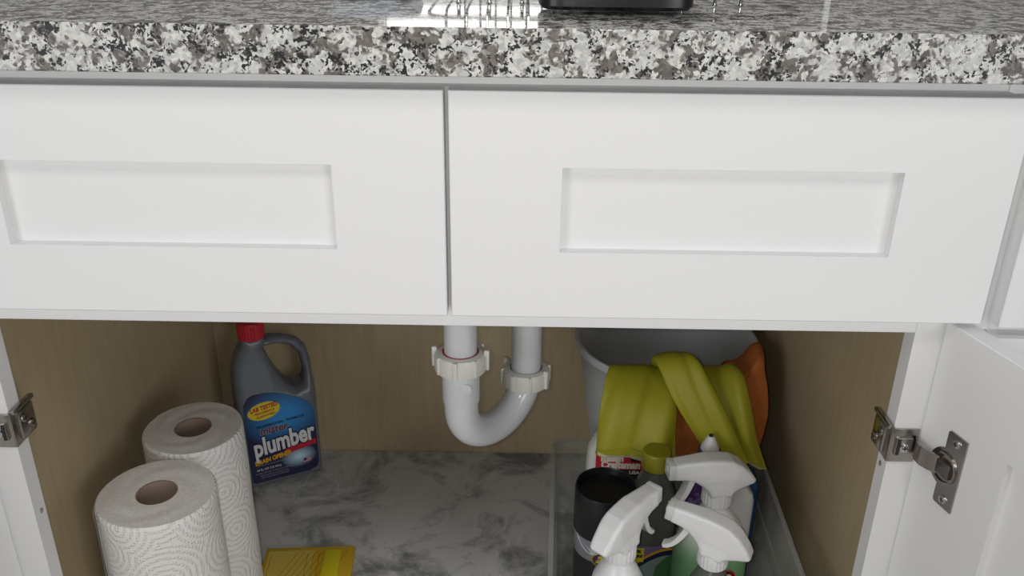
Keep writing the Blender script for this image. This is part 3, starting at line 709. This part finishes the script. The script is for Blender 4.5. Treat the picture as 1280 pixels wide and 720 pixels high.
# silver swoosh and oval emblem wrapped on the can
def wrap(poly,r,th=0.5,n=8):
    mb=MB().prism(poly,-th,0); V=[]
    for x,y,z in mb.V: a=x/r; R1=r-y; V.append((R1*math.sin(a),-R1*math.cos(a),z))
    mb.V=V; return mb
sw=[]
z1=ch-84
top=[(-42+3*k, z1+18-1.55*k*0.9-0.02*(k-8)**2*0) for k in range(12)]
for x in range(-44,0,3): sw.append((x,z1+24-(x+44)*0.62+0.006*(x+44)**2))
bot=[(x,z-1.2-6.5*math.sin(PI*(x+44)/46)) for x,z in sw[::-1]]
wrap(sw+bot,35.6,0.3).build('silver_swoosh',mat('silver_print',(0.52,0.54,0.56),0.35),can,smooth=False)
def oval(cx,cz_,a,b,n=28): return [(cx+a*math.cos(2*PI*k/n),cz_+b*math.sin(2*PI*k/n)) for k in range(n)]
EM=MB(); e1=wrap(oval(0,z1-1,17,11.2),35.6,0.4); e2=wrap(oval(0,z1-1,15.2,9.6),35.6,0.7)
em=e1.build('emblem',pr_gold,can,smooth=False); e2.build('emblem_field',pr_maroon,em,smooth=False)
text('ZEP',13,(0,-36.6,z1-1),pr_yellow,em,0.5,1.0,0.25,0,wrap=36.4)
for i,(a,b) in enumerate((('BRAKE',7),('CLEANER',6))): pass

# ------------------------------------------------------------ cleaner bottle with the red label
it=thing('polish_bottle','off-white bottle with red Italian Craftsman label behind the black capped can','bottle',(203,303,BZ),math.radians(-1))
hb=-303-BZ
MB().loft([(38,16,0),(42,20,4),(43,20.5,20),(42,20.5,hb*0.80),(40,19.5,hb*0.88),(32,17,hb*0.95),(17,14,hb*0.99),(14,13,hb)],48,0,True,3.2).build('bottle_body',offwhite_plastic,it,angle=60)
MB().lathe([(15,0),(15.5,1),(15,22),(13.5,24),(0.01,24)],40,0,amp=lambda q,j:0.02*math.cos(20*q) if j in(1,2) else 0).build('cap',white_plastic,it,(0,0,hb-1),angle=30)
zl=hb-47
lb=MB().prism([(-31,zl-4),(40,zl-4),(41,zl+22),(-31,zl+22)],-21.4,-20.0).build('label',pr_red,it,smooth=False)
MB().prism([(-31,20),(39,20),(40,zl-4),(-31,zl-4)],-21.3,-20.0).build('label',pr_black,it,smooth=False)
text('Italian',15,(-9,-21.7,zl+14),pr_cream,lb,0.9,0.86); text('Craftsman',15,(3,-21.7,zl+3),pr_cream,lb,0.85,0.84)
MB().prism([(16,zl+9),(37,zl+8),(37,zl+14),(16,zl+15)],-21.7,-21.3).build('black_bar',pr_black,lb,smooth=False)
text('USA',7,(22,-21.8,zl-8.5),pr_cream,lb,0.2,1.1)

# ------------------------------------------------------------ clear bottle, yellow cap
yb=thing('refill_bottle','clear bottle with olive yellow cap and purple label in the middle of the bin','bottle',(243,230,BZ))
hy=-312-BZ
MB().loft([(28,16,0),(31,20,4),(32,20,30),(32,20,hy*0.62),(31,19,hy*0.74),(26,18,hy*0.86),(19,15,hy*0.94),(13,13,hy*0.99),(13,13,hy+2)],48,0,True,2.8).build('bottle_body',clear_bottle,yb,angle=60)
MB().lathe([(18,0),(18.8,1.2),(18.4,22),(16.8,24.5),(0.01,24.8)],56,0,amp=lambda q,j:0.012*math.cos(36*q) if j in(1,2) else 0).build('cap',cap_yellow,yb,(0,0,hy+1),angle=30)
zt=hy*0.50
yl=MB().prism([(-30,6),(30,6),(30,zt),(-30,zt)],-21.2,-19.6).build('label',purple_light,yb,smooth=False)
arc=lambda o_,x0=-28,x1=29:[(x,zt-40+o_+ (34*math.sin(PI*(x-x0)/(x1-x0)/2))) for x in range(x0,x1,4)]
def band(o1,o2,m_,y): 
    a=arc(o1); b=arc(o2)[::-1]; MB().prism(a+b,y,y+0.3).build('print',m_,yl,smooth=False)
band(6,2,pr_orange,-21.9); band(2,-6,pr_navy,-21.9); band(-6,-50,pr_teal,-21.9)
MB().prism([(-29,zt-24),(-9,zt-24),(-9,zt-2),(-29,zt-2)],-22.3,-21.6).build('print',pr_yellow,yl,smooth=False)
text('20%',7,(-19,-22.6,zt-7),pr_black,yl,0.25); text('MORE',6,(-19,-22.6,zt-14.5),pr_black,yl,0.25)
MB().prism([(4,zt-62),(29.5,zt-62),(29.5,zt-10),(20,zt-16),(8,zt-32)],-22.4,-21.7).build('print',pr_green,yl,smooth=False)

# ------------------------------------------------------------ purple bottle, white cone cap
pb=thing('purple_bottle','dark purple bottle with white cone cap, behind the topmost trigger head','bottle',(312,240,BZ))
hp_=-300-BZ
MB().loft([(23,13,0),(26,15.5,4),(26,15.5,25),(26,15.5,hp_*0.72),(24,15,hp_*0.86),(16,12,hp_*0.97),(12,11,hp_)],40,0,True,2.8).build('bottle_body',purple_m,pb,angle=60)
MB().lathe([(14.5,0),(15,1),(15,9),(14,11),(0.01,11)],40).build('collar',purple_m,pb,(0,0,hp_-1),angle=30)
MB().lathe([(11.5,0),(12,1),(11,6),(4.6,19),(3.6,20),(0.01,20)],40).build('cone_cap',white_plastic,pb,(0,0,hp_+9.6),angle=30)
MB().lathe([(2.8,0),(2.6,2),(0.01,2)],20).build('tip',dark_m,pb,(0,0,hp_+29.4),angle=30)
fm=MB()
for k in range(22):
    a=rng.uniform(0,2*PI); r_r=rng.uniform(0,12); cx_=-12+r_r*math.cos(a); cz_=hp_-62+1.2*r_r*math.sin(a)
    pet=[(cx_+ (3.6 if j%2 else 1.6)*math.cos(j*PI/5),cz_+(3.6 if j%2 else 1.6)*math.sin(j*PI/5)) for j in range(10)]
    fm.prism(pet,-16.0-0.12*k,-15.0)
fm.build('flower_print',purple_light,pb,smooth=False)

# ------------------------------------------------------------ white square-shouldered bottle
wbt=thing('white_bottle','small plain white bottle standing behind the green-bodied spray bottle','bottle',(357,252,BZ))
hw_=-352-BZ
MB().loft([(19,16,0),(22,19,3),(22.5,19.5,20),(22.5,19.5,hw_*0.9),(20,18,hw_*0.95),(13,12,hw_*0.99),(11,11,hw_)],40,0,True,4).build('bottle_body',white_plastic,wbt,angle=60)
MB().lathe([(12,0),(12.4,1),(12,15),(11,16.5),(0.01,16.5)],36,0,amp=lambda q,j:0.02*math.cos(18*q) if j in(1,2) else 0).build('cap',white_plastic,wbt,(0,0,hw_-0.5),angle=30)

# ------------------------------------------------------------ blue cloth wedged at the bin's right side
def crump(X,Y,Z):
    wv=2.2*np.sin(Z*0.13+Y*0.05)+1.6*np.sin(Y*0.21+Z*0.07)
    d=smax(np.abs(X+wv*0.5)-6,np.abs(Y)-24-wv,9); return smax(d,np.abs(Z-90)-88-1.5*np.sin(Y*0.25),14)
V,F=surface(crump,(-20,-48,-8),(20,48,196),3); bl=mesh('blue_rag',V,F,blue_cloth,None,(384.5,280,-530),angle=80)
tag(bl,'crumpled blue rag wedged against the right side of the clear bin','cloth')
def pad(X,Y,Z): return np.sqrt((X/1.0)**2+(Y/1.2)**2+(Z/0.9)**2)-15+1.2*np.sin(X*0.9)*np.sin(Y*0.8)*np.sin(Z*0.9)
V,F=surface(pad,(-22,-24,-20),(22,24,20),1.8); sp=mesh('scouring_pad',V,F,scour,None,(147,207,-522),angle=80)
tag(sp,'dark brown scouring pad at the bottom left of the clear bin','sponge')

# ------------------------------------------------------------ gloves and cloth over the rim
def sheet_tube(rings,name,m_in,mo,parent=None,nseg=90,hem=4.0):
    side=1.0
    """rings: list of (centre, half-width vector, half-thickness vector); flattened tube, open at its end, with a lining and a rolled hem"""
    V=[];F=[];mi=[]; n=nseg
    def ringv(c,wv,tv,sc=1.0,ph=0,amp=0,ext=None):
        o=[]
        for k in range(n):
            q=2*PI*k/n; ca,sa=math.cos(q),math.sin(q)
            fx=math.copysign(abs(ca)**0.9,ca)*sc; fy=math.copysign(abs(sa)**0.7,sa)*sc
            pl_=amp*(1-abs(math.sin(3.1*fx+ph))*2)+0.35*amp*math.sin(9*fx+ph*1.7)
            v=c+wv*fx+tv*(fy)+tv.normalized()*pl_
            if ext is not None: v=v+ext*(fy*side+0.15*math.sin(4*fx))
            o.append(v)
        return o
    allr=[]
    for j,(c,wv,tv,amp) in enumerate(rings): allr.append(ringv(c,wv,tv,1.0,1.1+0.12*j,amp))
    c,wv,tv,amp=rings[-1]; ph=1.1+0.12*(len(rings)-1); dn=(rings[-1][0]-rings[-2][0]).normalized()
    nb_=len(allr); side=1.0 if tv.y>0 else -1.0; ex=dn*hem
    side_=side
    allr.append([v+dn*1.2 for v in ringv(c,wv*1.02,tv*1.12,1,ph,amp,ex)]); allr.append([v+dn*2.8 for v in ringv(c,wv*1.01,tv*1.05,1,ph,amp,ex)])
    allr.append([v+dn*1.6 for v in ringv(c,wv*0.975,tv*0.80,1,ph,amp,ex)])
    for s_ in (1,2,4):
        if len(rings)-1-s_>=0:
            c2,w2,t2,a2=rings[-1-s_]; allr.append(ringv(c2,w2*0.95,t2*0.72,1,1.1+0.12*(len(rings)-1-s_),a2))
    for r in allr: V+=[tuple(v) for v in r]
    for j in range(len(allr)-1):
        for k in range(n): F.append((j*n+k,j*n+(k+1)%n,(j+1)*n+(k+1)%n,(j+1)*n+k)); mi.append(0 if j<nb_+2 else 1)
    F.append(tuple(range(n))); mi.append(0); F.append(tuple(range((len(allr)-1)*n,len(allr)*n))); mi.append(1)
    return V,F,mi
def cr(pts,n):   # Catmull-Rom resample of tuples
    P_=[np.array(p,float) for p in pts]; P_=[2*P_[0]-P_[1]]+P_+[2*P_[-1]-P_[-2]]; out=[]
    m=len(P_)-3
    for i in range(n):
        t=i/(n-1)*m; k=min(int(t),m-1); u=t-k; a,b,c,d=P_[k:k+4]
        out.append(0.5*((2*b)+(-a+c)*u+(2*a-5*b+4*c-d)*u*u+(-a+3*b-3*c+d)*u**3))
    return out
def glove(parts,name,label):
    t=thing(name,label,'glove',(parts[0][0][3][0],parts[0][0][3][1],parts[0][0][3][2]),0,'yellow rubber gloves over the bucket rim')
    ox,oy,oz=parts[0][0][3][:3]
    for pi,(pp,hem,pname) in enumerate(parts):
        S=cr(pp,22); rings=[]
        for i,s_ in enumerate(S):
            c=Vector((s_[0]-ox,s_[1]-oy,s_[2]-oz)); wv=Vector((s_[3],s_[4],s_[5]))
            a=S[max(0,i-1)][:3]; b=S[min(21,i+1)][:3]; tg=Vector(b-a).normalized(); tv=wv.cross(tg).normalized()*s_[6]
            rings.append((c,wv,tv,s_[7]))
        V,F,mi=sheet_tube(rings,name,None,None,hem=hem)
        mesh(pname,V,F,[yellow_rubber,glove_lining],t,angle=80,midx=mi)
    return t
# (x,y,z, wx,wy,wz, thickness, pleat)
glove([([(236,392,-300,36,4,0,7,1.0),(234,356,-245,40,3,0,6,1.0),(232,328,-225,44,2,-6,5.5,1.5),(228,302,-229,47,0,-9,5.5,3.5),(224,276,-248,50,0,-8,6.5,5),(221,261,-278,51,0,-6,7,5.5),(221,255,-310,53,0,-5,9,5)],10.0,'cuff')],
      'rubber_glove','yellow rubber glove hanging left over the bucket rim above the red label')
glove([([(326,396,-300,40,4,0,6,1),(332,356,-245,42,3,0,6,1),(318,330,-226,38,0,8,5.5,1.5),(324,304,-232,37,-4,16,5.5,3),(336,282,-256,32,-6,12,6,4),(352,270,-290,27,-6,0,7,3.5),(368,262,-320,27,-4,-12,9,2.5)],8.0,'cuff'),
       ([(268,372,-262,18,6,-4,8,0.5),(266,338,-214,21,4,0,9,0.5),(274,304,-202,25,0,6,9,1),(290,280,-228,24,2,12,8,1.6),(312,262,-262,21,0,14,7,1.8),(332,254,-296,18,-2,14,7,1.6),(350,250,-322,15,-2,10,7,0.8)],1.0,'folded_hand')],
      'rubber_glove','yellow rubber glove folded over itself on the right of the bucket rim')
# orange cloth: a thick sheet over the rim, right of and behind the gloves
nu,nv=30,34; V=[];F=[]
path=cr([(440,-300),(380,-232),(326,-224),(312,-240),(300,-285),(294,-330),(296,-362)],nv)
for j in range(nv):
    y_,z_=path[j]
    for i in range(nu):
        f=i/(nu-1); xa=262+92*min(1,max(0,(nv*0.62-j)/(nv*0.25))); x=xa+f*(400-xa)
        sag=18*max(0,f-0.55)*2.2; bend=abs(f-0.15)**2*60*(1 if j<nv*0.45 else 0.6)
        nz_=noise.noise(Vector((x*0.02,y_*0.02,z_*0.02)))*8+noise.noise(Vector((x*0.06,y_*0.05,z_*0.05)))*4
        zz=z_+sag*0.5+(14*f**3-8*(1-f)-14*max(0,(f-0.8)/0.2)**2 if j<nv*0.55 else (14*f**3-8*(1-f)-14*max(0,(f-0.8)/0.2)**2)*(1-(j-nv*0.55)/(nv*0.45)))+nz_*0.5
        V.append((x+4*math.sin(j*0.35)*f,y_+nz_*0.6-(6*f if j>nv*0.5 else 0)+ (20*f*f),zz))
for j in range(nv-1):
    for i in range(nu-1): F.append((j*nu+i,j*nu+i+1,(j+1)*nu+i+1,(j+1)*nu+i))
oc=mesh('orange_cloth',V,F,orange_cloth,None,(0,0,0),angle=80)
sm=oc.modifiers.new('thickness','SOLIDIFY'); sm.thickness=0.006; sm.offset=0; ss=oc.modifiers.new('smooth','SUBSURF'); ss.levels=1; ss.render_levels=1
tag(oc,'orange microfibre cloth hanging behind the yellow gloves on the bucket rim','cloth')

# ------------------------------------------------------------ things on the counter
rk=thing('dish_rack','chrome wire dish rack on black base frame standing on the granite counter','dish rack',(0,0,264))
def rrpath(x0,x1,y0,y1,z,r):
    o=[]
    for cx,cy,a0 in ((x1-r,y1-r,0),(x0+r,y1-r,90),(x0+r,y0+r,180),(x1-r,y0+r,270)):
        for k in range(9): q=math.radians(a0+90*k/8); o.append((cx+r*math.cos(q),cy+r*math.sin(q),z))
    return o
bf=[p for p in rrpath(-30,330,136,420,10,60) if p[0]>205]
bf=sorted([p for p in bf if p[1]<278],key=lambda p:p[0]+p[1]); bf=[(206,136,10)]+bf+[(330,360,10)]
MB().tube(bf,3.4,8).build('base_frame',black_plastic,rk)
MB().tube(rrpath(-30,330,138,420,15,60),1.5,8,closed=True).build('lower_ring',chrome,rk)
MB().tube(rrpath(-34,334,132,424,95,62),2.6,8,closed=True).build('top_rail',chrome,rk)
for k in range(18):
    x=-8+k*19.0
    y0=134
    if x>275: continue
    MB().tube([(x,y0-2,95),(x,y0,12),(x,y0+14,7),(x,400,7),(x,420,12),(x,424,95)],1.3,6).build('wire',chrome,rk)
for (x,y) in ((4,133),(32,133),(62,133),(208,133),(238,134),(262,136),(20,418),(260,418)):
    MB().lathe([(1.5,14),(1.8,1.5),(3,0.2),(0.01,0.2)][::-1],10,0,(x,y)).build('foot',chrome,rk)
cd=MB().loft([(62,38,3),(65,41,6),(66,42,110),(63,39,110),(62,38,9)],40,0,True,6).build('cutlery_caddy',black_plastic,None,(141,90,264.6))
tag(cd,'black plastic cutlery holder standing in front of the wire dish rack','holder')
tb=MB().loft([(38,60,0),(41,64,3),(43,68,13),(45,71,14),(44,70,12),(41,65,12),(38,60,4)],40,0,True,5).build('plastic_tray',pale_blue,None,(-83,214,264.6),math.radians(4))
tag(tb,'shallow pale blue plastic tray at the left end of the dish rack','tray')
